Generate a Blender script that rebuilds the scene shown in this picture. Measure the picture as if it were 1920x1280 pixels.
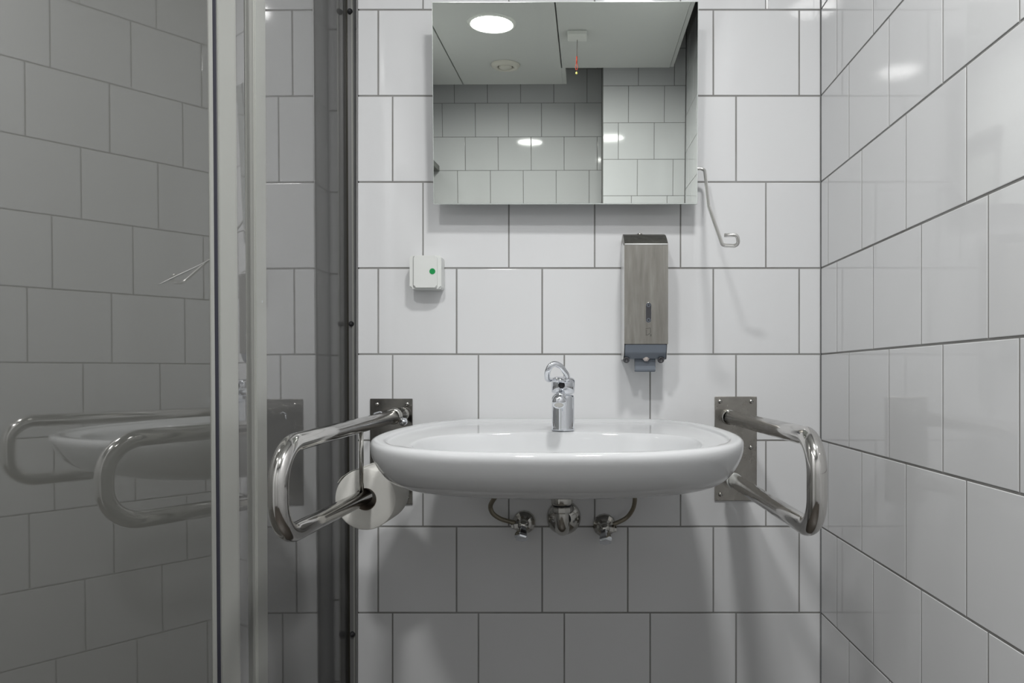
import bpy, bmesh, math
from mathutils import Vector, Matrix

# ------------------------------------------------------------------ clean
for o in list(bpy.data.objects):
    bpy.data.objects.remove(o)
SC = bpy.context.scene
COL = SC.collection
F = 1379.0; CX = 1087.0; CY = 704.0          # focal length and principal point in pixels of the 1920x1280 frame
CAMH = 1.0                                   # camera height; all (X, Y, Z) below are right, up, forward of the lens

# ------------------------------------------------------------------ camera, world, exposure
cam_d = bpy.data.cameras.new('camera')
cam = bpy.data.objects.new('camera', cam_d); COL.objects.link(cam)
cam.location = (0, 0, CAMH); cam.rotation_euler = (math.pi / 2, 0, 0)
cam_d.sensor_width = 36; cam_d.lens = F / 1920 * 36
cam_d.shift_x = (960 - CX) / 1920; cam_d.shift_y = (CY - 640) / 1920
cam_d.clip_start = 0.02
SC.camera = cam
w = bpy.data.worlds.new('world'); SC.world = w; w.use_nodes = True
w.node_tree.nodes['Background'].inputs[0].default_value = (0.8, 0.85, 0.9, 1)
w.node_tree.nodes['Background'].inputs[1].default_value = 0.05
vs = SC.view_settings
SC.display_settings.display_device = 'sRGB'
vs.view_transform = 'Standard'; vs.look = 'None'; vs.gamma = 1; vs.use_curve_mapping = False
vs.exposure = 0.0
LAMP = 218.0                                  # radiance of the two ceiling downlights
LAMP_COL = (1.0, 0.997, 0.985)
LAMP_A = (-0.418, -0.11); LAMP_B = (0.19, 0.50); LAMP_R = 0.093
HC = 1.47                                    # underside of the suspended ceiling above the lens


def P(X, Y, Z): return Vector((X, Z, Y + CAMH))
def px(x, y, Z): return P((x - CX) / F * Z, (CY - y) / F * Z, Z)


# ------------------------------------------------------------------ materials
def mat(name, col, rough=0.5, metal=0.0, ior=1.45, spec=None, coat=0.0):
    m = bpy.data.materials.new(name); m.use_nodes = True
    b = m.node_tree.nodes['Principled BSDF']
    b.inputs['Base Color'].default_value = (*col, 1)
    b.inputs['Roughness'].default_value = rough
    b.inputs['Metallic'].default_value = metal
    b.inputs['IOR'].default_value = ior
    if spec is not None: b.inputs['Specular IOR Level'].default_value = spec
    if coat: b.inputs['Coat Weight'].default_value = coat; b.inputs['Coat Roughness'].default_value = 0.03
    return m


def N(m, t): return m.node_tree.nodes.new(t)
def Lk(m, a, b): m.node_tree.links.new(a, b)


def noise(m, scale, detail=3, rough=0.5, stretch=(1, 1, 1), coords='Object'):
    tc = N(m, 'ShaderNodeTexCoord'); mp = N(m, 'ShaderNodeMapping'); n = N(m, 'ShaderNodeTexNoise')
    mp.inputs['Scale'].default_value = stretch
    n.inputs['Scale'].default_value = scale; n.inputs['Detail'].default_value = detail
    n.inputs['Roughness'].default_value = rough
    Lk(m, tc.outputs[coords], mp.inputs[0]); Lk(m, mp.outputs[0], n.inputs['Vector'])
    return n.outputs['Fac']


def ramp(m, fac, stops):
    r = N(m, 'ShaderNodeValToRGB'); e = r.color_ramp.elements
    e[0].position, e[0].color = stops[0][0], (*stops[0][1], 1)
    e[1].position, e[1].color = stops[-1][0], (*stops[-1][1], 1)
    for p, c in stops[1:-1]:
        q = e.new(p); q.color = (*c, 1)
    Lk(m, fac, r.inputs[0]); return r.outputs[0]


def bump(m, fac, strength, dist=0.001):
    b = N(m, 'ShaderNodeBump'); b.inputs['Strength'].default_value = strength
    b.inputs['Distance'].default_value = dist
    Lk(m, fac, b.inputs['Height']); Lk(m, b.outputs[0], m.node_tree.nodes['Principled BSDF'].inputs['Normal'])


def bs(m): return m.node_tree.nodes['Principled BSDF']


def g(v): return (v, v, v)


def tile_mat(name, a, b, rough=0.045):
    m = mat(name, a, rough, ior=1.5)
    oi = N(m, 'ShaderNodeObjectInfo')
    Lk(m, ramp(m, oi.outputs['Random'], [(0, a), (1, b)]), bs(m).inputs['Base Color'])
    bump(m, noise(m, 7, 1, coords='Object'), 0.14, 0.0012)
    return m


M_TILE = tile_mat('white_glazed_tile', (0.682, 0.688, 0.698), (0.705, 0.711, 0.720))
M_GROUT = mat('grey_grout', (0.27, 0.27, 0.262), 0.9)
c = ramp(M_GROUT, noise(M_GROUT, 6, 4), [(0.3, (0.21, 0.205, 0.195)), (0.7, (0.31, 0.31, 0.305))])
Lk(M_GROUT, c, bs(M_GROUT).inputs['Base Color'])
M_PAINT = mat('ceiling_paint', (0.58, 0.59, 0.575), 0.75)
bump(M_PAINT, noise(M_PAINT, 250, 2), 0.15, 0.0005)
M_SLAB = mat('raw_slab', (0.35, 0.35, 0.34), 0.9)
bump(M_SLAB, noise(M_SLAB, 20, 4), 0.3, 0.002)
M_FLOOR = mat('floor_vinyl', (0.12, 0.12, 0.12), 0.45)
Lk(M_FLOOR, ramp(M_FLOOR, noise(M_FLOOR, 220, 2), [(0.35, (.045,.038,.030)), (0.65, (.07,.06,.05))]), bs(M_FLOOR).inputs['Base Color'])
M_CER = mat('sink_ceramic', (0.63, 0.64, 0.65), 0.045, ior=1.52)
bump(M_CER, noise(M_CER, 5, 1), 0.1, 0.001)
M_CHROME = mat('chrome', (0.80, 0.82, 0.86), 0.05, 1.0)
M_CHROME2 = mat('dull_chrome', (0.55, 0.54, 0.51), 0.14, 1.0)
bump(M_CHROME2, noise(M_CHROME2, 60, 2), 0.08, 0.0005)
M_TUBE = mat('polished_tube', (0.64, 0.625, 0.605), 0.10, 1.0)
c = ramp(M_TUBE, noise(M_TUBE, 28, 4, 0.6), [(0.3, g(0.07)), (0.75, g(0.13))])
Lk(M_TUBE, c, bs(M_TUBE).inputs['Roughness'])
M_LEVER = mat('steel_wire', (0.74, 0.73, 0.71), 0.27, 0.85)


def plate_mat(name, c1, c2, r1, r2):
    m = mat(name, c1, 0.2, 1.0)
    Lk(m, ramp(m, noise(m, 22, 5, 0.65), [(0.3, c1), (0.7, c2)]), bs(m).inputs['Base Color'])
    Lk(m, ramp(m, noise(m, 35, 4, 0.6, (1, 1, .5)), [(0.3, g(r1)), (0.7, g(r2))]), bs(m).inputs['Roughness'])
    bump(m, noise(m, 180, 3), 0.12, 0.0004)
    return m


M_PLATE_R = plate_mat('stained_plate', (0.30, 0.285, 0.26), (0.40, 0.385, 0.355), 0.16, 0.34)
M_PLATE_L = plate_mat('dark_plate', (0.18, 0.175, 0.17), (0.30, 0.285, 0.26), 0.08, 0.2)
M_DISP = mat('brushed_steel', (0.46, 0.45, 0.42), 0.36, 1.0)
c = ramp(M_DISP, noise(M_DISP, 22, 5, 0.6, (3.0, 3.0, 0.35)), [(0.3, (0.23, 0.22, 0.20)), (0.55, (0.30, 0.29, 0.265)), (0.75, (0.39, 0.38, 0.35))])
Lk(M_DISP, c, bs(M_DISP).inputs['Base Color'])
bump(M_DISP, noise(M_DISP, 60, 3, 0.6, (9, 9, 0.25)), 0.25, 0.0004)
M_DISPS = mat('dispenser_side_steel', (0.72, 0.72, 0.71), 0.3, 0.8)
M_CREASE = mat('whitish_crease_edge', (0.85, 0.85, 0.84), 0.4, 0.1)  # paler than the cover, for the line at its crease
M_GPLAS = mat('grey_plastic', (0.135, 0.155, 0.185), 0.4)
bump(M_GPLAS, noise(M_GPLAS, 300, 2), 0.1, 0.0003)
M_BLACK = mat('black_rubber', (0.012, 0.012, 0.014), 0.45)
M_DKGREY = mat('dark_grey_plastic', (0.045, 0.045, 0.05), 0.4)
M_NOZZLE = mat('nozzle_plastic', (0.62, 0.55, 0.52), 0.35)
M_ETCH = mat('etched_line', (0.10, 0.098, 0.09), 0.6, 0.6)
M_SWITCH = mat('switch_plastic', (0.70, 0.715, 0.695), 0.32)
M_SWITCH2 = mat('switch_groove', (0.25, 0.25, 0.25), 0.5)
M_GREEN = mat('green_sticker', (0.0, 0.27, 0.065), 0.4)
M_PAPER = mat('tissue_paper', (0.80, 0.79, 0.75), 0.95)
bump(M_PAPER, noise(M_PAPER, 120, 3), 0.3, 0.0008)
M_CARD = mat('cardboard', (0.16, 0.13, 0.10), 0.9)
M_HOSE = mat('braided_hose', (0.30, 0.27, 0.21), 0.42, 0.75)
wv = N(M_HOSE, 'ShaderNodeTexWave'); wv.inputs['Scale'].default_value = 160; wv.inputs['Distortion'].default_value = 1
tc = N(M_HOSE, 'ShaderNodeTexCoord'); Lk(M_HOSE, tc.outputs['Object'], wv.inputs['Vector'])
bump(M_HOSE, wv.outputs['Fac'], 0.6, 0.0006)
M_ALU = mat('satin_aluminium', (0.46, 0.465, 0.44), 0.38, 0.35)
bump(M_ALU, noise(M_ALU, 90, 2, 0.5, (1, 1, 0.02)), 0.12, 0.0004)
M_ALUD = mat('dark_anodised_aluminium', (0.30, 0.30, 0.298), 0.4, 0.4)
M_ALUB = mat('brown_profile', (0.055, 0.052, 0.042), 0.4, 0.3)
M_GASKET = mat('gasket', (0.035, 0.035, 0.05), 0.5)
M_MIRROR = mat('mirror_silver', (0.69, 0.72, 0.685), 0.008, 1.0)
M_MEDGE = mat('mirror_edge', (0.78, 0.83, 0.80), 0.15, 0.6)
M_MBACK = mat('mirror_backing', (0.45, 0.46, 0.46), 0.5)
M_WHITE = mat('white_plastic', (0.68, 0.69, 0.66), 0.45)
M_VENT = mat('vent_enamel', (0.62, 0.60, 0.54), 0.5)
M_VENTD = mat('vent_shadow_gap', (0.03, 0.025, 0.02), 0.9)
M_RED = mat('red_cord', (0.45, 0.05, 0.025), 0.6)
M_YEL = mat('yellow_bead', (0.75, 0.70, 0.2), 0.5)
M_CORD = mat('grey_cord', (0.13, 0.10, 0.10), 0.7)
M_DOOR = mat('door_frame_paint', (0.20, 0.205, 0.19), 0.5)
M_DOORL = mat('door_leaf_paint', (0.55, 0.56, 0.54), 0.5)

# shower panels: smooth grey sheet, strongly reflective, rippled very slightly
M_PANEL = mat('grey_gloss_panel', (0.122, 0.123, 0.114), 0.02, ior=2.85)
bump(M_PANEL, noise(M_PANEL, 2.2, 1), 0.02, 0.002)
M_PANEL2 = mat('grey_gloss_panel_side', (0.19, 0.19, 0.187), 0.02, ior=3.4)
bump(M_PANEL2, noise(M_PANEL2, 2.2, 1), 0.015, 0.002)
M_SCRATCH = mat('pale_scratch', (0.33, 0.33, 0.32), 0.5)

M_EMIT = bpy.data.materials.new('lamp_diffuser'); M_EMIT.use_nodes = True
nt = M_EMIT.node_tree; nt.nodes.clear()
e = nt.nodes.new('ShaderNodeEmission'); e.inputs[0].default_value = (*LAMP_COL, 1); e.inputs[1].default_value = LAMP
out = nt.nodes.new('ShaderNodeOutputMaterial'); nt.links.new(e.outputs[0], out.inputs[0])


# ------------------------------------------------------------------ object helpers
def link(name, me, m, parent=None, smooth=False):
    o = bpy.data.objects.new(name, me); COL.objects.link(o)
    if m is not None and not me.materials: me.materials.append(m)
    if parent: o.parent = parent
    if smooth:
        for p in me.polygons: p.use_smooth = True
    return o


def obj(name, bm, m, parent=None, smooth=False, sub=0):
    bmesh.ops.recalc_face_normals(bm, faces=bm.faces)
    me = bpy.data.meshes.new(name); bm.to_mesh(me); bm.free()
    o = link(name, me, m, parent, smooth)
    if sub:
        s = o.modifiers.new('sub', 'SUBSURF'); s.levels = s.render_levels = sub
    # put the origin at the centre of the geometry so procedural textures and poses stay local
    return o


def tag(o, label=None, cat=None, group=None, kind=None):
    if label: o['label'] = label
    if cat: o['category'] = cat
    if group: o['group'] = group
    if kind: o['kind'] = kind
    return o


def thing(name, loc, label, cat, group=None):
    """Empty at the thing's base; parts are built in world coordinates and shifted."""
    o = bpy.data.objects.new(name, None); COL.objects.link(o); o.location = loc
    o.empty_display_size = 0.05
    return tag(o, label, cat, group)


def settle(root):
    """parts were built in world space: make them local to the empty."""
    off = Matrix.Translation(-root.location)
    def rec(o, top):
        for ch in o.children:
            if top and ch.type == 'MESH': ch.matrix_basis = off @ ch.matrix_basis
            elif top: ch.matrix_basis = off @ ch.matrix_basis
    rec(root, True)


def box_bm(bm, a, b, bev=0.0, seg=2):
    """axis-aligned world box between two world points"""
    lo = [min(a[i], b[i]) for i in range(3)]; hi = [max(a[i], b[i]) for i in range(3)]
    vs = [bm.verts.new((x, y, z)) for x in (lo[0], hi[0]) for y in (lo[1], hi[1]) for z in (lo[2], hi[2])]
    q = [(0, 1, 3, 2), (4, 6, 7, 5), (0, 4, 5, 1), (2, 3, 7, 6), (0, 2, 6, 4), (1, 5, 7, 3)]
    fs = [bm.faces.new([vs[i] for i in f]) for f in q]
    if bev:
        es = list({e for f in fs for e in f.edges})
        bmesh.ops.bevel(bm, geom=es, offset=bev, segments=seg, affect='EDGES', profile=0.5)


def box(name, a, b, m, parent=None, bev=0.0, seg=2):
    bm = bmesh.new(); box_bm(bm, a, b, bev, seg)
    return obj(name, bm, m, parent)


def fillet(pts, r, n=8):
    pts = [Vector(p) for p in pts]
    rs = r if isinstance(r, (list, tuple)) else [r] * len(pts)
    out = [pts[0]]
    for i in range(1, len(pts) - 1):
        p, a, b = pts[i], pts[i - 1], pts[i + 1]
        da = (a - p); db = (b - p)
        ang = da.angle(db)
        d = min(rs[i] / math.tan(ang / 2) if ang < math.pi - 1e-3 else 0, da.length * .49, db.length * .49)
        if d < 1e-5: out.append(p); continue
        p0 = p + da.normalized() * d; p1 = p + db.normalized() * d
        rr = d * math.tan(ang / 2)
        bis = (da.normalized() + db.normalized()).normalized()
        cen = p + bis * (rr / math.sin(ang / 2))
        v0 = p0 - cen; v1 = p1 - cen
        tot = v0.angle(v1); ax = v0.cross(v1).normalized()
        for k in range(n + 1):
            out.append(cen + Matrix.Rotation(tot * k / n, 3, ax) @ v0)
    out.append(pts[-1])
    return out


def tube_bm(bm, pts, r, seg=20, caps=True, closed=False, squash=1.0, up=None):
    pts = [Vector(p) for p in pts]
    n = len(pts)
    def tan(i):
        if closed: return (pts[(i + 1) % n] - pts[i - 1]).normalized()
        if i == 0: return (pts[1] - pts[0]).normalized()
        if i == n - 1: return (pts[-1] - pts[-2]).normalized()
        return ((pts[i + 1] - pts[i]).normalized() + (pts[i] - pts[i - 1]).normalized()).normalized()
    t = tan(0)
    u = Vector(up) if up else (Vector((0, 0, 1)) if abs(t.z) < .9 else Vector((1, 0, 0)))
    u = (u - t * u.dot(t)).normalized()
    rings = []
    for i in range(n):
        t = tan(i); u = (u - t * u.dot(t)).normalized(); v = t.cross(u)
        ri = r[i] if isinstance(r, (list, tuple)) else r
        rings.append([bm.verts.new(pts[i] + (u * math.cos(a) + v * math.sin(a) * squash) * ri)
                      for a in [2 * math.pi * k / seg for k in range(seg)]])
    for i in range(n if closed else n - 1):
        a, b = rings[i], rings[(i + 1) % n]
        for k in range(seg):
            bm.faces.new((a[k], a[(k + 1) % seg], b[(k + 1) % seg], b[k]))
    if caps and not closed:
        bm.faces.new(rings[0][::-1]); bm.faces.new(rings[-1])


def tube(name, pts, r, m, parent=None, seg=20, **k):
    bm = bmesh.new(); tube_bm(bm, pts, r, seg, **k)
    o = obj(name, bm, m, parent, True)
    return o


def lathe(name, origin, axis, prof, m, parent=None, seg=32, smooth=True):
    """revolve (radius, distance along axis) pairs"""
    ax = Vector(axis).normalized()
    u = Vector((0, 0, 1)) if abs(ax.z) < .9 else Vector((1, 0, 0))
    u = (u - ax * u.dot(ax)).normalized(); v = ax.cross(u)
    bm = bmesh.new(); rings = []
    for r, d in prof:
        c_ = Vector(origin) + ax * d
        if r < 1e-6: rings.append([bm.verts.new(c_)])
        else: rings.append([bm.verts.new(c_ + (u * math.cos(2 * math.pi * k / seg) + v * math.sin(2 * math.pi * k / seg)) * r) for k in range(seg)])
    for a, b in zip(rings, rings[1:]):
        for k in range(seg):
            k2 = (k + 1) % seg
            if len(a) == 1 and len(b) == 1: continue
            if len(a) == 1: bm.faces.new((a[0], b[k], b[k2]))
            elif len(b) == 1: bm.faces.new((a[k], a[k2], b[0]))
            else: bm.faces.new((a[k], a[k2], b[k2], b[k]))
    return obj(name, bm, m, parent, smooth)


def prism(name, poly, x0, x1, m, parent=None, bev=0):
    """poly = [(Z, Y)...] extruded along X"""
    bm = bmesh.new()
    a = [bm.verts.new(P(x0, y, z)) for z, y in poly]; b = [bm.verts.new(P(x1, y, z)) for z, y in poly]
    bm.faces.new(a); bm.faces.new(b[::-1])
    n = len(poly)
    for i in range(n): bm.faces.new((a[i], a[(i + 1) % n], b[(i + 1) % n], b[i]))
    if bev:
        bmesh.ops.bevel(bm, geom=list(bm.edges), offset=bev, segments=2, affect='EDGES')
    return obj(name, bm, m, parent)


# ------------------------------------------------------------------ tiled walls
GAP = 0.0034; TH = 0.0011
_tm = {}


def tile_verts(w_, h_):
    rings = []
    for ins, dep in ((0, TH), (0, 0.0006), (0.0004, 0.00015), (0.0011, 0.0)):
        x, z = w_ / 2 - ins, h_ / 2 - ins
        rings.append([(-x, dep, -z), (x, dep, -z), (x, dep, z), (-x, dep, z)])
    return rings


def tile_into(bm, w_, h_, M=Matrix.Identity(4)):
    R = [[bm.verts.new(M @ Vector(p)) for p in r] for r in tile_verts(w_, h_)]
    for i, (a, b) in enumerate(zip(R, R[1:])):
        for k in range(4):
            f = bm.faces.new((a[k], a[(k + 1) % 4], b[(k + 1) % 4], b[k]))
            if i == 0: f.material_index = 1          # grout smeared against the tile edge
    bm.faces.new(R[-1])
    bm.faces.new(R[0][::-1])


def tile_mesh(w_, h_):
    key = (round(w_, 3), round(h_, 3))
    if key not in _tm:
        bm = bmesh.new(); tile_into(bm, *key)
        bmesh.ops.recalc_face_normals(bm, faces=bm.faces)
        me = bpy.data.meshes.new('tile'); bm.to_mesh(me); bm.free(); me.materials.append(M_TILE); me.materials.append(M_GROUT)
        _tm[key] = me
    return _tm[key]


def tiled_wall(name, ox, oy, theta, u0, u1, v0, v1, rows, thick=0.06, see=None, cut=0.0):
    """rows: list of (v_low, v_high, [interior joint u]).  Local x runs along the wall, front is local -y."""
    T = Matrix.Translation((ox, oy, CAMH)) @ Matrix.Rotation(theta, 4, 'Z')
    bm = bmesh.new()
    box_bm(bm, (u0 + cut, TH, v0), (u1, TH + thick, v1))
    me = bpy.data.meshes.new(name)
    for v_ in bm.verts: v_.co = v_.co
    bmesh.ops.recalc_face_normals(bm, faces=bm.faces); bm.to_mesh(me); bm.free()
    wall = link(name, me, M_GROUT); wall.matrix_world = T
    tag(wall, kind='structure')
    rest = bmesh.new(); nrest = 0
    for a, b, js in rows:
        lo, hi = max(a + GAP / 2, v0), min(b - GAP / 2, v1)
        if hi - lo < 0.01: continue
        us = [u0 - GAP / 2 + 0.0015] + sorted(j for j in js if u0 + .008 < j < u1 - .008) + [u1 + GAP / 2 - 0.0015]
        for p, q in zip(us, us[1:]):
            w_ = q - p - GAP; h_ = hi - lo
            if w_ < 0.004: continue
            uc, vc = (p + q) / 2, (lo + hi) / 2
            if see is None or see(uc, vc):
                o = bpy.data.objects.new('tile', tile_mesh(w_, h_)); COL.objects.link(o)
                o.parent = wall; o.location = (uc, 0, vc)
            else:
                tile_into(rest, w_, h_, Matrix.Translation((uc, 0, vc))); nrest += 1
    if nrest:
        r = obj('tile', rest, M_TILE, wall); r['kind'] = 'stuff'; r.data.materials.append(M_GROUT)
    else: rest.free()
    return wall


VP_ = 0.2008; V0 = 0.0497
def lv(k): return V0 + VP_ * k
WB = 1.715                                  # tile face of the back wall
def xw(p): return (p - CX) / F * WB
PA = [xw(v) for v in (709, 856, 1016.5, 1177, 1337.5, 1498.5)]
PB = [xw(v) for v in (736, 897, 1058, 1219, 1380)]
PC = [xw(v) for v in (793, 954, 1115, 1276, 1436)]
rows = []
for k in range(-6, 8):                      # row k spans joints k..k+1 ; k=0 is the row between y=664 and 502
    js = (PA, PC, PB)[k % 3]
    rows.append((lv(k), lv(k + 1), js))
CORN_X = -0.5186
tiled_wall('wall_back', 0, WB, 0, CORN_X, 0.562, -CAMH, 1.80, rows, 0.0932,
           see=lambda u, v: -0.72 < v < 1.02, cut=0.004)
# outside corner stepping back behind the shower screen, and the recessed wall
WR = 1.811
tiled_wall('wall_recess_side', CORN_X, WB, -math.pi / 2, -(WR - WB), -0.0035, -CAMH, 1.80,
           [(lv(k), lv(k + 1), []) for k in range(-6, 8)], 0.02, see=lambda u, v: -0.8 < v < 1.1)
tiled_wall('wall_recess_back', 0, WR, 0, -1.35, CORN_X, -CAMH, 1.80,
           [(lv(k), lv(k + 1), [-0.62 - (k % 3) * .067 - j * .2 for j in range(4)]) for k in range(-6, 8)], 0.05,
           see=lambda u, v: u > -0.7 and -0.8 < v < 1.1)
# right wall: u runs from the corner towards the viewer
XR = 0.562
RO = {0: 0.107, 1: 0.05, 2: 0.179}          # k%3 -> first joint from the corner
rows = [(lv(k), lv(k + 1), [RO[k % 3] + 0.1985 * j for j in range(16)]) for k in range(-6, 8)]
tiled_wall('wall_right', XR, WB, -math.pi / 2, 0.0015, WB + 1.3, -CAMH, 1.80, rows, 0.06,
           see=lambda u, v: u < 1.0 or v > 0.3 and u < 2.7 and v < 1.6)
# rear walls (seen in the mirror)
def rl(v, d=0.035): return d + 0.2 * v
ZR1 = -1.22
def mx(p): return -0.659 + (p - 893) * (0.659 - 0.457) / 62      # mirror pixel -> X on the rear wall
jr = {5: [-mx(872 + 61.6 * j) for j in range(-3, 8)], 6: [-mx(830 + 61.6 * j) for j in range(-3, 8)],
      7: [-mx(853 + 61.6 * j) for j in range(-3, 8)], 4: [-mx(857 + 61.6 * j) for j in range(-3, 8)]}
rows = [(rl(k), rl(k + 1), jr.get(k, jr[5])) for k in range(-6, 9)]
tiled_wall('wall_rear', 0, ZR1, math.pi, -0.103, 0.93, -CAMH, 1.80, rows, 0.06, see=lambda u, v: v > 0.6)
ZR2 = -0.85
def mx2(p): return 0.244 + (p - 1177.7) * (0.443 - 0.244) / 67.2
j2 = {5: [-mx2(1159 + 67.2 * j) for j in range(-1, 4)], 6: [-mx2(1177.7 + 67.2 * j) for j in range(-1, 4)],
      7: [-mx2(1196 + 67.2 * j) for j in range(-1, 4)], 4: [-mx2(1195 + 67.2 * j) for j in range(-1, 4)],
      3: [-mx2(1184 + 67.2 * j) for j in range(-1, 4)]}
rows = [(rl(k, 0.02), rl(k + 1, 0.02), j2.get(k, j2[5])) for k in range(-6, 9)]
tiled_wall('wall_rear_pier', 0, ZR2, math.pi, -0.560, -0.103, -CAMH, 1.80, rows, 0.37, see=lambda u, v: v > 0.6)
# left wall with the room door, behind and left of the lens
rows = [(rl(k), rl(k + 1), [0.1 + (k % 3) * .067 + .2 * j for j in range(10)]) for k in range(-6, 9)]
tiled_wall('wall_left', -0.93, ZR1, math.pi / 2, 0.0, 1.80, 1.065, 1.80, rows, 0.06, see=lambda u, v: False)
rows2 = [r for r in rows]
o = tiled_wall('wall_left_lower', -0.93, ZR1, math.pi / 2, 0.95, 1.80, -CAMH, 1.065, rows2, 0.06, see=lambda u, v: False)
rows = [(rl(k), rl(k + 1), [0.1 + (k % 3) * .067 + .2 * j for j in range(10)]) for k in range(-6, 9)]
tiled_wall('wall_shower_left', -1.35, 0.6, math.pi / 2, 0.0, WR - 0.6, -CAMH, 1.80, rows, 0.06, see=lambda u, v: False)
tiled_wall('wall_shower_front', 0, 0.58, math.pi, 0.93, 1.35, -CAMH, 1.80, rows, 0.06, see=lambda u, v: False)
# door on the left wall: grey frame with a deep head, pale leaf
dr = box('door_1', (-0.98, ZR1 + .07, 0.005), (-0.955, ZR1 + .90, 2.03), M_DOORL); tag(dr, kind='structure')
box('door_frame', (-0.985, ZR1 + .004, 2.03), (-0.885, ZR1 + .95, 2.062), M_DOOR, dr)
box('door_frame', (-0.985, ZR1 + .004, 0.0), (-0.925, ZR1 + .065, 2.03), M_DOOR, dr)
box('door_frame', (-0.985, ZR1 + .905, 0.0), (-0.925, ZR1 + .95, 2.03), M_DOOR, dr)
lathe('door_handle', (-0.955, ZR1 + .83, 1.02), (1, 0, 0), [(0, 0), (.022, 0), (.022, .008), (.009, .01), (.009, .04), (.014, .045), (.014, .06), (0, .062)], M_CHROME2, dr)

# ------------------------------------------------------------------ floor and ceiling
fl = box('floor', (-1.42, -1.30, -0.05), (0.63, 1.87, 0), M_FLOOR); tag(fl, kind='structure')
ce = box('ceiling', (-1.42, -1.30, 2.80), (0.63, 1.87, 2.86), M_SLAB); tag(ce, kind='structure')
zc = CAMH + HC
L1 = -0.122; L2 = -0.695
for x0, x1, y0, y1, dz in ((-0.925, L2 - .003, -0.98, 0.57, 0), (L2 + .003, L1 - .003, -0.98, 1.70, 0), (L1 + .003, 0.455, -0.71, 1.70, 0)):
    pl = box('panel', (x0, y0, zc), (x1, y1, zc + 0.035), M_PAINT, ce, 0.0015, 1)
box('panel', (-1.34, 0.60, zc), (L2 - .003, 1.80, zc + 0.035), M_PAINT, ce)
# narrow metal angle along the open rear edges
box('edge_trim', (L1 - .004, -0.98, zc + .001), (L1 + .020, -0.712, zc + .03), M_PAINT, ce)
box('edge_trim', (0.457, -0.71, zc + .004), (0.475, 1.70, zc + .03), M_PAINT, ce)


def downlight(xy, label):
    t = thing('ceiling_light', (xy[0], xy[1], zc), label, 'light', 'round ceiling downlights')
    R = LAMP_R
    lathe('trim_ring', (xy[0], xy[1], zc - .0005), (0, 0, -1),
          [(R + .018, 0), (R + .018, .003), (R + .012, .007), (R + .003, .008), (R - .001, .004), (R - .001, -.002)], M_WHITE, t, 48)
    lathe('diffuser', (xy[0], xy[1], zc), (0, 0, -1), [(R, .002), (R * .6, .003), (0, .003)], M_EMIT, t, 48)
    settle(t)


downlight(LAMP_A, 'round white ceiling downlight glowing beside the ceiling vent, seen in the mirror')
downlight(LAMP_B, 'round white ceiling downlight above the washbasin, hidden over the mirror')
vx, vz = -0.4165, -0.655
t = thing('ceiling_vent', (vx, vz, zc), 'small round cream ceiling air vent behind the downlight, seen in the mirror', 'vent')
lathe('vent_ring', (vx, vz, zc - .0005), (0, 0, -1), [(.076, 0), (.076, .004), (.068, .014), (.050, .018), (.044, .014), (.042, .002)], M_VENT, t, 40)
lathe('vent_throat', (vx, vz, zc - .0005), (0, 0, -1), [(.044, .001), (0, .001)], M_VENTD, t, 32)
lathe('vent_disc', (vx, vz, zc - .0005), (0, 0, -1), [(0, .006), (.033, .006), (.036, .012), (.030, .017), (0, .019)], M_VENT, t, 32)
settle(t)
# alarm pull-cord box
ax_, az_ = -0.032, -0.235
t = thing('pull_cord_switch', (ax_, az_, zc), 'white ceiling box with hanging red alarm pull cord, seen in the mirror', 'pull cord')
box('housing', (ax_ - .045, az_ - .043, zc - .022), (ax_ + .045, az_ + .043, zc - .0002), M_WHITE, t, .004)
tube('cord', [(ax_, az_ - .02, zc - .02), (ax_ - .002, az_ - .02, zc - .10)], .0014, M_CORD, t, 8)
tube('cord_sleeve', [(ax_ - .002, az_ - .02, zc - .098), (ax_ - .003, az_ - .02, zc - .128)], .0035, M_RED, t, 8)
tube('cord_loop', fillet([(ax_ - .003, az_ - .02, zc - .126), (ax_ - .0085, az_ - .02, zc - .145), (ax_ - .004, az_ - .02, zc - .172),
                          (ax_ + .003, az_ - .02, zc - .145), (ax_ - .003, az_ - .02, zc - .126)], .003, 3), .0013, M_RED, t, 8)
lathe('bead', (ax_ - .003, az_ - .02, zc - .168), (0, 0, -1), [(0, 0), (.004, .003), (.005, .007), (.004, .011), (0, .013)], M_YEL, t, 12)
settle(t)

# ------------------------------------------------------------------ shower screen (fixed) and shower door (angled)
KA = 0.004; KB = 0.0075
YB, YT = -0.985, 1.0


def sheared(name, quad, m, parent, k, bev=0.0, y0=YB, y1=YT):
    """quad = 4 (X, Z) corners; the top leans by k to the left"""
    bm = bmesh.new()
    a = [bm.verts.new(P(x - k * y0, y0, z)) for x, z in quad]
    b = [bm.verts.new(P(x - k * y1, y1, z)) for x, z in quad]
    bm.faces.new(a); bm.faces.new(b[::-1])
    for i in range(4): bm.faces.new((a[i], a[(i + 1) % 4], b[(i + 1) % 4], b[i]))
    if bev: bmesh.ops.bevel(bm, geom=list(bm.edges), offset=bev, segments=2, affect='EDGES')
    return obj(name, bm, m, parent)


def rect(x0, x1, z0, z1): return [(x0, z0), (x1, z0), (x1, z1), (x0, z1)]


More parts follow.
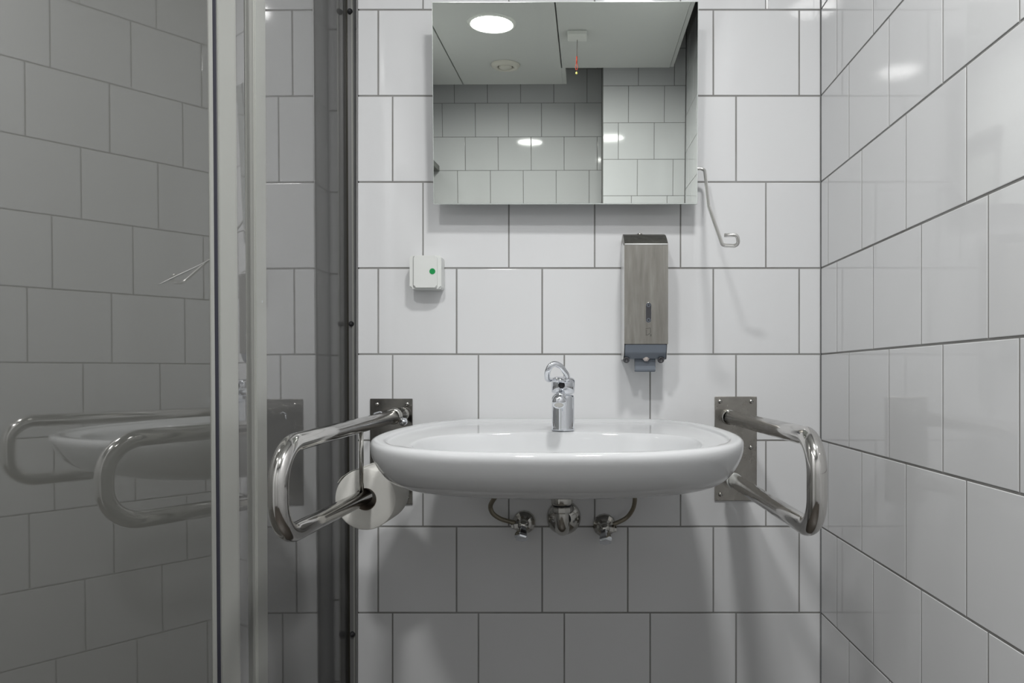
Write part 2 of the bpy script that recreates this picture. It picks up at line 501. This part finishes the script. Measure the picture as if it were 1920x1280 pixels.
scr = thing('shower_screen', P(-0.57, -CAMH, 1.55), 'fixed glossy grey shower screen side panel fastened to the wall left of the washbasin', 'shower screen')
XA = -0.567
sheared('panel', rect(XA - .004, XA, 1.325, 1.806), M_PANEL2, scr, KA)
sheared('wall_profile', rect(XA + .0055, XA + .0205, 1.788, 1.8095), M_ALUD, scr, KA, .0015)
sheared('profile_ridge', rect(XA + .0150, XA + .0195, 1.785, 1.790), M_ALU, scr, KA, .0008)
sheared('seal', rect(XA + .0004, XA + .0055, 1.794, 1.8075), M_ALUB, scr, KA)
st = sheared('stile', rect(XA - .021, XA + .0015, 1.288, 1.330), M_ALU, scr, KA, .0012)
for dx in (-.0165, -.0025): sheared('stile_rib', rect(XA + dx - .0006, XA + dx + .0006, 1.2868, 1.2885), M_ALU, st, KA)
for yy in (22, 607, 1188):
    Z_ = 1.787; Y_ = (CY - yy) / F * Z_
    c_ = P(XA + .0125 - KA * Y_, Y_, Z_)
    lathe('screw_cap', c_, (0.25, -1, 0), [(.0062, -.004), (.0066, .002), (.0056, .006), (.003, .0085), (0, .009)], M_DKGREY, scr, 20)
Y_ = (CY - 565) / F * 1.287
sc_ = lathe('screw', P((489 - CX) / F * 1.31, (CY - 565) / F * 1.31, 1.31) - Vector((.0012, 0, 0)), (1, -.55, 0), [(.0046, -.002), (.0046, .001), (.0034, .0026), (.0016, .003), (.0014, .0016), (0, .0014)], M_CHROME, scr, 18)
sheared('top_rail', [(XA - .020, 1.288), (XA + .004, 1.288), (XA + .004, 1.806), (XA - .020, 1.806)], M_ALU, scr, KA, 0, YT, YT + .03)
settle(scr)
tr_ = box('trim_1', (CORN_X - .0016, WB - .001, 0.0), (CORN_X + .0008, WB + .010, 2.80), M_ALUD); tag(tr_, kind='structure')

O2 = (-0.595, 1.195); T2 = (0.3445, 0.9388); N2 = (0.9388, -0.3445)
def q2(s0, s1, n0, n1):
    f = lambda s, n: (O2[0] + T2[0] * s + N2[0] * n, O2[1] + T2[1] * s + N2[1] * n)
    return [f(s0, n0), f(s1, n0), f(s1, n1), f(s0, n1)]


drt = thing('shower_door', P(-0.70, -CAMH, 0.90), 'large glossy grey shower door panel swung towards the viewer at the left edge', 'shower door')
sheared('panel', q2(-.60, -.004, -.004, 0), M_PANEL, drt, KB)
sheared('stile', q2(.0115, .047, -.020, .003), M_ALU, drt, KB, .0012)
sheared('stile_lip', q2(.047, .050, -.020, .0015), M_ALU, drt, KB)
sheared('glazing_bead', q2(-.006, .0015, -.012, .0022), M_ALU, drt, KB, .0006)
sheared('gasket', q2(.0015, .0115, -.012, -.0012), M_GASKET, drt, KB)
sheared('hinge_strip', q2(.050, .0705, -.006, -.001), M_PANEL2, drt, KB)
sheared('stile', q2(-.635, -.60, -.020, .003), M_ALU, drt, KB, .0012)
sheared('top_rail', q2(-.635, .047, -.018, .004), M_ALU, drt, KB, 0, YT, YT + .03)
# long curved scratch on the panel
def onB(x, y, n=.0003):
    r = (x - CX) / F
    # O2 + T2 s with X/Z = r   (shear handled approximately)
    s = (r * O2[1] - O2[0]) / (T2[0] - r * T2[1])
    for _ in range(4):
        Z_ = O2[1] + T2[1] * s; Y_ = (CY - y) / F * Z_
        s = (r * O2[1] - (O2[0] - KB * Y_)) / (T2[0] - r * T2[1])
    Z_ = O2[1] + T2[1] * s; X_ = O2[0] + T2[0] * s - KB * (CY - y) / F * Z_
    return P(X_ + N2[0] * n, (CY - y) / F * Z_, Z_ + N2[1] * n)
tube('scratch', [onB(298, 533), onB(330, 517), onB(365, 501), onB(394, 486)], [.0006, .0008, .0007, .0004], M_SCRATCH, drt, 6)
settle(drt)

# ------------------------------------------------------------------ tilting mirror
mr = thing('wall_mirror', P(-0.033, .386, 1.70), 'frameless rectangular mirror tilted forward above the washbasin', 'mirror')
nrm = Vector((-0.0054, -1, -0.0375)).normalized()          # world: x, y(forward), z(up)
rgt = Vector((1, 0, 0)); rgt = (rgt - nrm * rgt.dot(nrm)).normalized()
upv = rgt.cross(nrm) * -1
if upv.z < 0: upv = -upv
B0 = P(-0.0327, (CY - 382.5) / F * 1.655, 1.655)
MW, MH = 0.5945, 0.4475
def mq(u, v, d): return B0 + rgt * u + upv * v - nrm * d
def mbox(name, u0, u1, v0, v1, d0, d1, m, bev=0):
    bm = bmesh.new()
    vs_ = [bm.verts.new(mq(u, v, d)) for u in (u0, u1) for v in (v0, v1) for d in (d0, d1)]
    for f_ in [(0, 1, 3, 2), (4, 6, 7, 5), (0, 4, 5, 1), (2, 3, 7, 6), (0, 2, 6, 4), (1, 5, 7, 3)]:
        bm.faces.new([vs_[i] for i in f_])
    if bev: bmesh.ops.bevel(bm, geom=list(bm.edges), offset=bev, segments=1, affect='EDGES')
    return obj(name, bm, m, mr)
mbox('mirror_glass', -MW / 2 + .0015, MW / 2 - .0015, .0018, MH - .0015, 0, .003, M_MIRROR)
mbox('polished_edge', -MW / 2, MW / 2, 0, MH, .0006, .0055, M_MEDGE, .0004)
mbox('backing', -MW / 2 + .02, MW / 2 - .02, .02, MH - .02, .0055, .018, M_MBACK)
for u in (-.16, .16):
    box('wall_bracket', P(-.0327 + u - .02, .55, 1.668), P(-.0327 + u + .02, .66, 1.7145), M_MBACK, mr, .002)
lv_ = fillet([px(1285, 316, 1.672), px(1321, 316, 1.672), px(1329, 386, 1.60), px(1355, 460, 1.50), px(1386, 461, 1.485),
              px(1382, 440, 1.476), px(1358, 441, 1.478)], [0, .010, .03, .012, .010, .008, 0], 6)
tl = tube('tilt_lever', lv_, .0038, M_LEVER, mr, 14); tl['label'] = 'bent steel wire tilt lever with hooked end'
settle(mr)

# ------------------------------------------------------------------ washbasin
sk_c = -0.040
sk = thing('washbasin', P(sk_c, -.22, WB), 'wide white oval ceramic washbasin fixed to the tiled wall between two grab bars', 'washbasin')
import itertools
half = [(0.0, .0), (.12, .0), (.205, .003), (.236, .022), (.262, .075), (.292, .14), (.318, .22), (.333, .305), (.336, .375), (.325, .435), (.296, .492), (.25, .533),
        (.19, .561), (.12, .577), (.055, .584), (0, .586)]
outl = half + [(-x, y) for x, y in half[-2:0:-1]]


def smooth_closed(pts, n):
    """Catmull-Rom resample by arc length"""
    m_ = len(pts); dense = []
    for i in range(m_):
        p0, p1, p2, p3 = (Vector((*pts[(i + j) % m_], 0)) for j in (-1, 0, 1, 2))
        for k in range(12):
            t_ = k / 12
            dense.append(.5 * ((2 * p1) + (-p0 + p2) * t_ + (2 * p0 - 5 * p1 + 4 * p2 - p3) * t_ ** 2 + (-p0 + 3 * p1 - 3 * p2 + p3) * t_ ** 3))
    d = [0]
    for a, b in zip(dense, dense[1:] + dense[:1]): d.append(d[-1] + (b - a).length)
    out_ = []; j = 0
    for k in range(n):
        L_ = d[-1] * k / n
        while d[j + 1] < L_: j += 1
        f_ = (L_ - d[j]) / max(1e-9, d[j + 1] - d[j])
        out_.append(dense[j].lerp(dense[(j + 1) % len(dense)], f_))
    return out_


NS = 96
ol = smooth_closed(outl, NS)
def inset(d):
    r_ = []
    for i in range(NS):
        t_ = (ol[(i + 1) % NS] - ol[i - 1]).normalized(); n_ = Vector((t_.y, -t_.x, 0))
        c0 = Vector((0, .3, 0)) - ol[i]
        if n_.dot(c0) < 0: n_ = -n_
        r_.append(ol[i] + n_ * d)
    return r_
def scaled(s, c=(0, .10)):
    cc = Vector((*c, 0)); return [cc + (p - cc) * s for p in ol]
bowlc = Vector((0, .375, 0))
def bowl(s):
    # match angle order of the outline, target superellipse
    r_ = []
    for p in ol:
        d_ = p - bowlc; a = math.atan2(d_.y / .150, d_.x / .262)
        ca, sa = math.cos(a), math.sin(a)
        e_ = 2 / 2.5
        r_.append(bowlc + Vector((.262 * s * math.copysign(abs(ca) ** e_, ca), .150 * s * math.copysign(abs(sa) ** e_, sa), 0)))
    return r_
def rimY(w_): return -.0995 - .020 * min(1, max(0, (w_ - .12) / .45)) ** 1.3
def mixr(a, b, t_): return [x.lerp(y, t_) for x, y in zip(a, b)]
rings = []                                           # (points, function giving Y)
hull = [(.22, -.222), (.45, -.220), (.66, -.215), (.80, -.2075), (.885, -.197), (.935, -.183), (.968, -.165), (.986, -.149), (.997, -.137)]
for s, y in hull: rings.append((scaled(s), lambda w_, y=y: y))
rings.append((inset(0.0), lambda w_: rimY(w_) - .0105))
rings.append((inset(0.0008), lambda w_: rimY(w_) - .006))
rings.append((inset(0.0028), lambda w_: rimY(w_) - .0025))
rings.append((inset(0.0065), lambda w_: rimY(w_) - .0004))
rings.append((inset(0.012), lambda w_: rimY(w_)))
rings.append((inset(0.022), lambda w_: rimY(w_) - .0010))
rings.append((inset(0.0255), lambda w_: rimY(w_) - .0016))
rings.append((inset(0.0275), lambda w_: rimY(w_) - .0062))
rings.append((inset(0.0290), lambda w_: rimY(w_) - .0076))
rings.append((inset(0.033), lambda w_: rimY(w_) - .0085))
i33 = inset(0.036)
rings.append((mixr(i33, bowl(1.03), .45), lambda w_: rimY(w_) - .010))
rings.append((mixr(i33, bowl(1.03), .9), lambda w_: rimY(w_) - .0115))
rings.append((bowl(1.004), lambda w_: rimY(w_) - .0117))
rings.append((bowl(.996), lambda w_: rimY(w_) - .0128))
rings.append((bowl(.982), lambda w_: rimY(w_) - .017))
rings.append((bowl(.965), lambda w_: rimY(w_) - .027))
rings.append((bowl(.93), lambda w_: -.158))
rings.append((bowl(.87), lambda w_: -.180))
rings.append((bowl(.74), lambda w_: -.193))
rings.append((bowl(.5), lambda w_: -.200))
rings.append((bowl(.2), lambda w_: -.203))
rings.append((bowl(.085), lambda w_: -.204))
bm = bmesh.new(); R = []
for pts, fy in rings: R.append([bm.verts.new(P(sk_c + p.x, fy(p.y), WB - .0008 - max(p.y, 0))) for p in pts])
for a, b in zip(R, R[1:]):
    for k in range(NS): bm.faces.new((a[k], a[(k + 1) % NS], b[(k + 1) % NS], b[k]))
bm.faces.new(R[0][::-1]); bm.faces.new(R[-1])
obj('basin', bm, M_CER, sk, True, 1)
lathe('drain', P(sk_c, -.2035, WB - .375), (0, 0, 1), [(.023, -.001), (.023, .0015), (.018, .0025), (.016, 0), (0, -.001)], M_CHROME, sk)
settle(sk)

# ------------------------------------------------------------------ faucet
FX = -0.0355; FZ = 1.517
fc = thing('faucet', P(FX, -.110, FZ), 'short chrome single-lever faucet with a looped handle on the washbasin', 'faucet')
br = .0232
lathe('body', P(FX + .001, -.1125, FZ), (0, 0, 1), [(0, 0), (br + .001, 0), (br + .0005, .003), (br, .006), (br, .066), (br - .001, .0715), (br - .004, .0735), (0, .074)], M_CHROME, fc, 40)
lathe('head', P(FX + .0005, -.0375, FZ), (0.04, -.05, 1), [(0, .0015), (br - .001, .0015), (br + .001, .004), (br + .001, .028), (br - .002, .033), (br - .008, .0355), (0, .036)], M_CHROME, fc, 40)
sp_ = [P(FX - .004, -.049, FZ - .010), P(FX - .005, -.0435, FZ - .045), P(FX - .005, -.044, FZ - .070), P(FX - .005, -.0475, FZ - .082)]
tube('spout', fillet(sp_, .05, 4), .0125, M_CHROME, fc, 24, squash=1.1)
ad = Vector((0, -.62, -.8)).normalized()
ac = P(FX - .005, -.0475, FZ - .080)
ae = lathe('aerator', ac, ad, [(.0125, -.004), (.0135, 0), (.0135, .008), (.0118, .0095), (.0115, .013), (.0095, .0135), (.009, .0115), (0, .011)], M_CHROME, fc, 28)
lathe('aerator_mesh', ac + ad * .0118, ad, [(.0088, 0), (0, .0004)], M_CHROME2, fc, 20)
hp = [px(1062, 713, 1.475), px(1064, 705, 1.472), px(1058, 695, 1.462), px(1051, 686, 1.455), px(1041, 682, 1.45), px(1032, 686, 1.446), px(1027, 696, 1.448),
      px(1026, 706, 1.458), px(1029, 713, 1.47), px(1037, 710, 1.486), px(1050, 710, 1.488)]
hs = []
for i in range(len(hp)):
    p0, p1, p2, p3 = (hp[(i + j) % len(hp)] for j in (-1, 0, 1, 2))
    for k in range(5):
        t_ = k / 5
        hs.append(.5 * ((2 * p1) + (-p0 + p2) * t_ + (2 * p0 - 5 * p1 + 4 * p2 - p3) * t_ ** 2 + (-p0 + 3 * p1 - 3 * p2 + p3) * t_ ** 3))
tube('lever_loop', hs, .0034, M_CHROME, fc, 14, closed=True, squash=1.7)
tube('lever_root', [px(1066, 716, 1.492), px(1052, 713, 1.484), px(1036, 712, 1.487)], [.003, .0055, .004], M_CHROME, fc, 14)
bm = bmesh.new()
lb = lathe('button', px(1053, 722, 1.489), (0, -1, -.05), [(.0068, -.006), (.0068, .0005), (.005, .002), (0, .0022)], M_BLACK, fc, 24)
lb['label'] = 'black oval button on the front of the head'
settle(fc)

# ------------------------------------------------------------------ trap and stop valves
TX = -0.0372
tr = thing('drain_trap', P(TX, -.333, WB), 'chrome drain pipe and round wall flange under the washbasin', 'drain pipe')
lathe('wall_flange', P(TX, -.330, WB - .0005), (0, -1, 0), [(.040, 0), (.040, .003), (.037, .009), (.028, .017), (.020, .022), (.017, .023)], M_CHROME2, tr, 44)
tp = fillet([P(TX - .001, -.215, 1.585), P(TX - .001, -.337, 1.585), P(TX - .001, -.334, WB - .004)], .034, 12)
tube('pipe', tp, .0155, M_CHROME2, tr, 28)
lathe('nut', P(TX - .001, -.294, 1.585), (0, 0, 1), [(.0157, -.001), (.0205, -.001), (.022, .002), (.022, .011), (.020, .013), (.0157, .013)], M_CHROME2, tr, 10, False)
lathe('nut_seal', P(TX - .001, -.2805, 1.585), (0, 0, 1), [(.0155, 0), (.0198, 0), (.0198, .003), (.0155, .003)], M_BLACK, tr, 28)
lathe('drain_cup', P(TX - .001, -.277, 1.585), (0, 0, 1), [(.0158, 0), (.0225, 0), (.0235, .004), (.0235, .055), (.0158, .055)], M_CHROME2, tr, 32)
settle(tr)


def valve(vx_, vy_, side, label, hose, hd):
    c_ = px(vx_, vy_, WB)
    t = thing('stop_valve', c_, label, 'valve', 'stop valves under the washbasin')
    ax = Vector((0, -1, 0))
    lathe('escutcheon', c_ + Vector((0, -.0005, 0)), ax, [(.0272, 0), (.0272, .003), (.0255, .008), (.018, .016), (.0125, .019), (.0125, .02)], M_CHROME2, t, 14, False)
    lathe('valve_body', c_, ax, [(.0125, .012), (.0125, .030), (.0115, .034), (.0115, .045), (0, .047)], M_CHROME2, t, 20)
    d2 = Vector((hd * .35, -.62, -.78)).normalized()
    k = c_ + Vector((0, -.040, -.004))
    kn = lathe('handle', k, d2, [(.008, -.004), (.0095, .003), (.0115, .010), (.0155, .020), (.0165, .026), (.0145, .0295), (0, .0305)], M_CHROME, t, 6, False)
    s_ = Vector((side, 0, -.12)).normalized()
    lathe('outlet_nut', c_ + Vector((0, -.032, 0)) + s_ * .009, s_, [(.0085, 0), (.0095, .002), (.0095, .011), (.0078, .013), (.0065, .018), (0, .018)], M_CHROME2, t, 6, False)
    settle(t)


def smooth_open(pts, n=6):
    pts = [Vector(p) for p in pts]; q = [pts[0]] + pts + [pts[-1]]; o_ = []
    for i in range(1, len(q) - 2):
        p0, p1, p2, p3 = q[i - 1:i + 3]
        for k in range(n):
            t_ = k / n
            o_.append(.5 * ((2 * p1) + (-p0 + p2) * t_ + (2 * p0 - 5 * p1 + 4 * p2 - p3) * t_ ** 2 + (-p0 + 3 * p1 - 3 * p2 + p3) * t_ ** 3))
    o_.append(pts[-1]); return o_


valve(983, 978, -1, 'left chrome stop valve on the tiles, left of the drain pipe', None, -.3)
valve(1133, 984, 1, 'right chrome stop valve on the tiles, right of the drain pipe', None, .1)
h1 = tube('supply_hose', smooth_open([px(966, 980, 1.682), px(950, 976, 1.682), px(936, 971, 1.68), px(924, 962, 1.675), px(919.5, 950, 1.67), px(923, 940, 1.66), px(934, 925, 1.64), px(950, 905, 1.61), px(960, 886, 1.60)]), .0052, M_HOSE, None, 14)
tag(h1, 'braided grey-brown water hose curving left from the left stop valve', 'hose', 'braided hoses under the washbasin')
h2 = tube('supply_hose', smooth_open([px(1150, 982, 1.682), px(1163, 977, 1.68), px(1176, 969, 1.68), px(1185, 957, 1.67), px(1189.5, 944, 1.66), px(1190, 928, 1.64), px(1184, 905, 1.61), px(1175, 886, 1.60)]), .0050, M_HOSE, None, 14)
tag(h2, 'braided grey-brown water hose curving right from the right stop valve', 'hose', 'braided hoses under the washbasin')

# ------------------------------------------------------------------ grab bars
TR = 0.0146; TRR = 0.0155


def screws(t, pts, Z_):
    for x, y in pts:
        c_ = px(x, y, Z_)
        s_ = lathe('screw', c_, (0, -1, 0), [(.0052, -.001), (.0050, .001), (.0036, .0026), (0, .0032)], M_CHROME2, t, 16)
        box('screw_slot', c_ + Vector((-.0036, -.0036, -.0005)), c_ + Vector((.0036, -.0024, .0005)), M_BLACK, s_)


gb = thing('grab_bar', px(1379, 840, WB), 'polished looped steel grab bar right of the washbasin on stained wall plate', 'grab bar', 'fold-down grab bars')
box('wall_plate', px(1339.5, 743, WB), px(1418.5, 938, WB) + Vector((0, -.004, 0)), M_PLATE_R, gb, .0012)
screws(gb, [(1350, 752.5), (1408.5, 752.5), (1408, 839), (1351, 927)], WB - .004)
pts = fillet([P(.3465, -.096, 1.7115), P(.3630, -.0965, 1.125), P(.3630, -.2405, 1.125), P(.3475, -.2365, 1.7115)], .055, 14)
tube('rail', pts, TRR, M_TUBE, gb, 32)
lathe('collar', P(.3467, -.096, 1.699), (0, 1, 0), [(TRR + .0002, -.001), (TRR + .0022, 0), (TRR + .0022, .010), (TRR, .012)], M_CHROME2, gb, 32)
cr = lathe('plastic_ring', P(.3489, -.2370, 1.655), (-0.025, 1, 0), [(TRR, -.001), (TRR + .0022, 0), (TRR + .0024, .007), (TRR, .008)], M_SWITCH, gb, 32)
cr['label'] = 'pale grey plastic ring on the lower rail'
settle(gb)

gl = thing('grab_bar', px(734, 846, WB), 'polished steel grab bar left of the washbasin holding the toilet roll', 'grab bar', 'fold-down grab bars')
box('wall_plate', px(694.5, 747, WB), px(774, 945, WB) + Vector((0, -.004, 0)), M_PLATE_L, gl, .0012)
screws(gl, [(707, 758), (763.5, 757.5), (763.5, 932)], WB - .004)
up0 = P(-.4115, -.0895, 1.700); 
pl_ = fillet([up0, P(-.4440, -.1045, 1.083), P(-.4440, -.2425, 1.083), P(-.4236, -.2385, 1.452)], [0, .062, .058, 0], 14)
tube('rail', pl_, TR, M_TUBE, gl, 32)
tube('roll_stay', [P(-.4245, -.098, 1.428), P(-.4243, -.226, 1.430)], .0046, M_CHROME2, gl, 16)
# hinge: bracket arm to the plate, collar, domed nut and wire latch
tube('hinge_tube', [P(-.4118, -.0895, 1.690), P(-.4105, -.0895, 1.7115)], TR + .0018, M_CHROME2, gl, 28)
dirr = (up0 - P(-.4396, -.1035, 1.066)).normalized()
lathe('collar', P(-.4150, -.0906, 1.632), dirr, [(TR, -.001), (TR + .0035, .0), (TR + .0035, .004), (TR + .0012, .006), (TR + .0012, .010), (TR + .0035, .012), (TR + .0035, .016), (TR, .017)], M_CHROME2, gl, 28)
lathe('dome_nut', px(756, 790, 1.655), (.25, -1, -.05), [(.0095, -.012), (.0095, .004), (.0085, .007), (.008, .010), (.0055, .0135), (0, .015)], M_CHROME, gl, 20)
lathe('bolt_head', px(727, 789, 1.618), (.1, -1, 0), [(.006, -.01), (.006, .002), (.003, .004), (0, .0045)], M_CHROME, gl, 16)
tube('latch_wire', fillet([px(697, 786, 1.66), px(702, 775, 1.67), px(714, 772, 1.68), px(720, 778, 1.68)], .006, 5), .0022, M_CHROME, gl, 10)
settle(gl)

# ------------------------------------------------------------------ toilet roll
RX, RY = -.4225, -.2435
ra = Vector((.0415, 1, .004)).normalized()
tro = thing('toilet_roll', P(RX, RY, 1.45), 'white toilet paper roll hanging on the lower rail of the left grab bar', 'toilet roll')
fr = P(RX, RY, 1.449)
lathe('paper', fr, ra, [(.0222, .0), (.030, -.0004), (.045, .0003), (.0585, .0), (.0605, .0015), (.0608, .05), (.0605, .0955), (.0585, .097), (.0222, .097), (.0222, .0)], M_PAPER, tro, 72)
lathe('cardboard_core', fr, ra, [(.0220, .0005), (.0220, .0965), (.0208, .0965), (.0208, .0005), (.0220, .0005)], M_CARD, tro, 40)
bm = bmesh.new()                                      # loose torn end of the paper, lifting at the upper left
u_ = Vector((0, 0, 1)); u_ = (u_ - ra * u_.dot(ra)).normalized(); v_ = ra.cross(u_)
if v_.x > 0: v_ = -v_
prev = None
for k in range(9):
    a = math.radians(8 + 6.5 * k); r_ = .0612 + .0002 * k + (.0012 if k > 5 else 0)
    d_ = u_ * math.cos(a) + v_ * math.sin(a)
    jag = .002 * math.sin(k * 2.3)
    row = [bm.verts.new(fr + d_ * rr + ra * dd) for rr, dd in ((r_, .0008), (r_ + .0006, .0008), (r_ + .0006, .096 + jag), (r_, .096 + jag))]
    if prev:
        for i in range(4): bm.faces.new((prev[i], prev[(i + 1) % 4], row[(i + 1) % 4], row[i]))
    else: bm.faces.new(row)
    prev = row
bm.faces.new(prev[::-1])
obj('loose_sheet', bm, M_PAPER, tro)
settle(tro)

# ------------------------------------------------------------------ soap dispenser
sd = thing('soap_dispenser', P(.145, .035, WB), 'narrow brushed steel soap dispenser on the tiles below the mirror', 'soap dispenser')
x0, x1 = .0975, .1930
ZF = 1.605
prof = [(WB - .0008, .316), (1.690, .320), (1.668, .3205), (1.650, .3145), (1.630, .304), (1.612, .2925), (ZF, .2865)]
cover = prof + [(ZF, .0690), (1.6085, .0690), (1.6085, .06895), (1.66, .0690), (WB - .0008, .0690)]
cover = prof + [(ZF, .0690), (WB - .0008, .0690)]
prism('cover', cover, x0, x1, M_DISP, sd, .0006)
# thin whitish rod laid along the crease of the cover
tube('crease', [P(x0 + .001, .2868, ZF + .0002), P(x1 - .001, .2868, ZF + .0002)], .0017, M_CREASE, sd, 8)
side = [(ZF + .002, .284), (ZF + .002, .060), (1.628, .0365), (WB - .0008, .0365), (WB - .0008, .30), (1.66, .30)]
prism('side_plate', side, x0 - .0012, x0 - .0001, M_DISPS, sd)
side2 = [(1.62, .069), (1.635, .0365), (WB - .0008, .0365), (WB - .0008, .069)]
prism('side_plate', side2, x1 - .0005, x1 + .0005, M_DISPS, sd)
low = [(1.6065, .0685), (1.612, .050), (1.626, .038), (WB - .003, .038), (WB - .003, .0685)]
prism('lower_housing', low, x0 + .0015, x1 - .003, M_GPLAS, sd, .001)
prism('push_tab', [(1.637, .039), (1.633, .012), (1.636, .0085), (1.644, .0085), (1.648, .039)], (1190 - CX) / F * 1.635, (1229 - CX) / F * 1.635, M_GPLAS, sd, .0012)
lathe('nozzle', px(1211.5, 671, 1.628), (0, -1, -.15), [(.0075, -.004), (.0078, .0), (.0055, .003), (.0035, .005), (0, .0055)], M_NOZZLE, sd, 7, False)
for xx in (1174.5, 1239.5):
    k = px(xx, 674.5, 1.622)
    kn = lathe('hinge_stud', k, (0, -1, 0), [(0, -.010), (.0068, -.010), (.0070, 0), (.0060, .0022), (.0036, .0022), (.0034, .0008), (0, .0008)], M_DKGREY, sd, 20)
# sight slot
cxs, cys0, cys1 = 1216, 572, 600
c0 = px(cxs, cys0, ZF); c1 = px(cxs, cys1, ZF)
bm = bmesh.new(); pr_ = []
for c_, s_ in ((c0, 1), (c1, -1)):
    for k in range(9):
        a = math.pi * k / 8 if s_ > 0 else math.pi + math.pi * k / 8
        pr_.append(c_ + Vector((math.cos(a) * .0062, 0, math.sin(a) * .0062)))
fa = [bm.verts.new(p + Vector((0, -.0004, 0))) for p in pr_]; fb = [bm.verts.new(p + Vector((0, .0006, 0))) for p in pr_]
bm.faces.new(fa); bm.faces.new(fb[::-1])
for i in range(len(fa)): bm.faces.new((fa[i], fa[(i + 1) % len(fa)], fb[(i + 1) % len(fa)], fb[i]))
sl = obj('sight_slot', bm, M_DKGREY, sd)
tube('slot_rim', [p + Vector((0, -.0005, 0)) for p in pr_], .0006, M_CHROME2, sd, 6, closed=True)
for c_ in (c0, c1): lathe('lock_hole', c_ + Vector((0, -.0004, 0)), (0, -1, 0), [(.0042, 0), (.0042, .0006), (.0028, .0006), (.0026, 0)], M_GPLAS, sl, 16)
# etched hand-wash mark
def line(a, b, r=.0005): return tube('etched_mark', [px(*a, ZF - .0001), px(*b, ZF - .0001)], r, M_ETCH, sd, 5)
bm = bmesh.new()
for a, b in (((1210.5, 616), (1219.5, 614.5)), ((1219.5, 614.5), (1219.5, 624.5)), ((1211.5, 618), (1211.5, 628)), ((1210.5, 628), (1214, 628)), ((1214, 628), (1218.5, 624.5)), ((1218.5, 626), (1221.5, 630)), ((1221.5, 626.5), (1219.5, 630.5))):
    tube_bm(bm, [px(*a, ZF - .0001), px(*b, ZF - .0001)], .00045, 5)
obj('etched_mark', bm, M_ETCH, sd)
lathe('top_lock', P(.136, .3205, 1.668), (0, 0, 1), [(.006, -.001), (.006, .001), (0, .0015)], M_CHROME2, sd, 14)
settle(sd)

# ------------------------------------------------------------------ light switch
sw = thing('light_switch', P(-.352, .235, WB), 'white wall switch with a green dot left of the mirror', 'switch')
SZ = 1.672
def rrect(name, x0_, x1_, y0_, y1_, z0_, z1_, r_, m, par, bev=.0015):
    bm = bmesh.new(); poly = []
    for (cx_, cy_, a0) in ((x1_ - r_, y1_ - r_, 0), (x0_ + r_, y1_ - r_, 90), (x0_ + r_, y0_ + r_, 180), (x1_ - r_, y0_ + r_, 270)):
        for k in range(6):
            a = math.radians(a0 + 90 * k / 5); poly.append((cx_ + r_ * math.cos(a), cy_ + r_ * math.sin(a)))
    a_ = [bm.verts.new(P(x, y, z0_)) for x, y in poly]; b_ = [bm.verts.new(P(x, y, z1_)) for x, y in poly]
    f_ = bm.faces.new(a_); bm.faces.new(b_[::-1])
    for i in range(len(poly)): bm.faces.new((a_[i], a_[(i + 1) % len(poly)], b_[(i + 1) % len(poly)], b_[i]))
    if bev: bmesh.ops.bevel(bm, geom=list(f_.edges), offset=bev, segments=3, affect='EDGES')
    return obj(name, bm, m, par)
rrect('housing', -.3875, -.3155, .198, .2735, SZ + .003, WB - .0005, .006, M_SWITCH, sw, .003)
rrect('groove', -.3792, -.3500, .2005, .2725, SZ + .0022, SZ + .006, .004, M_SWITCH2, sw, .0002)
rrect('rocker', -.3772, -.3240, .2000, .2728, SZ - .0025, SZ + .006, .005, M_SWITCH, sw, .0022)
dt = lathe('indicator_dot', px(810.7, 508.5, SZ - .0026), (0, -1, 0), [(.0067, -.0002), (.0067, .0004), (0, .0004)], M_GREEN, sw, 32, False)
dt['label'] = 'round green sticker on the rocker'
settle(sw)
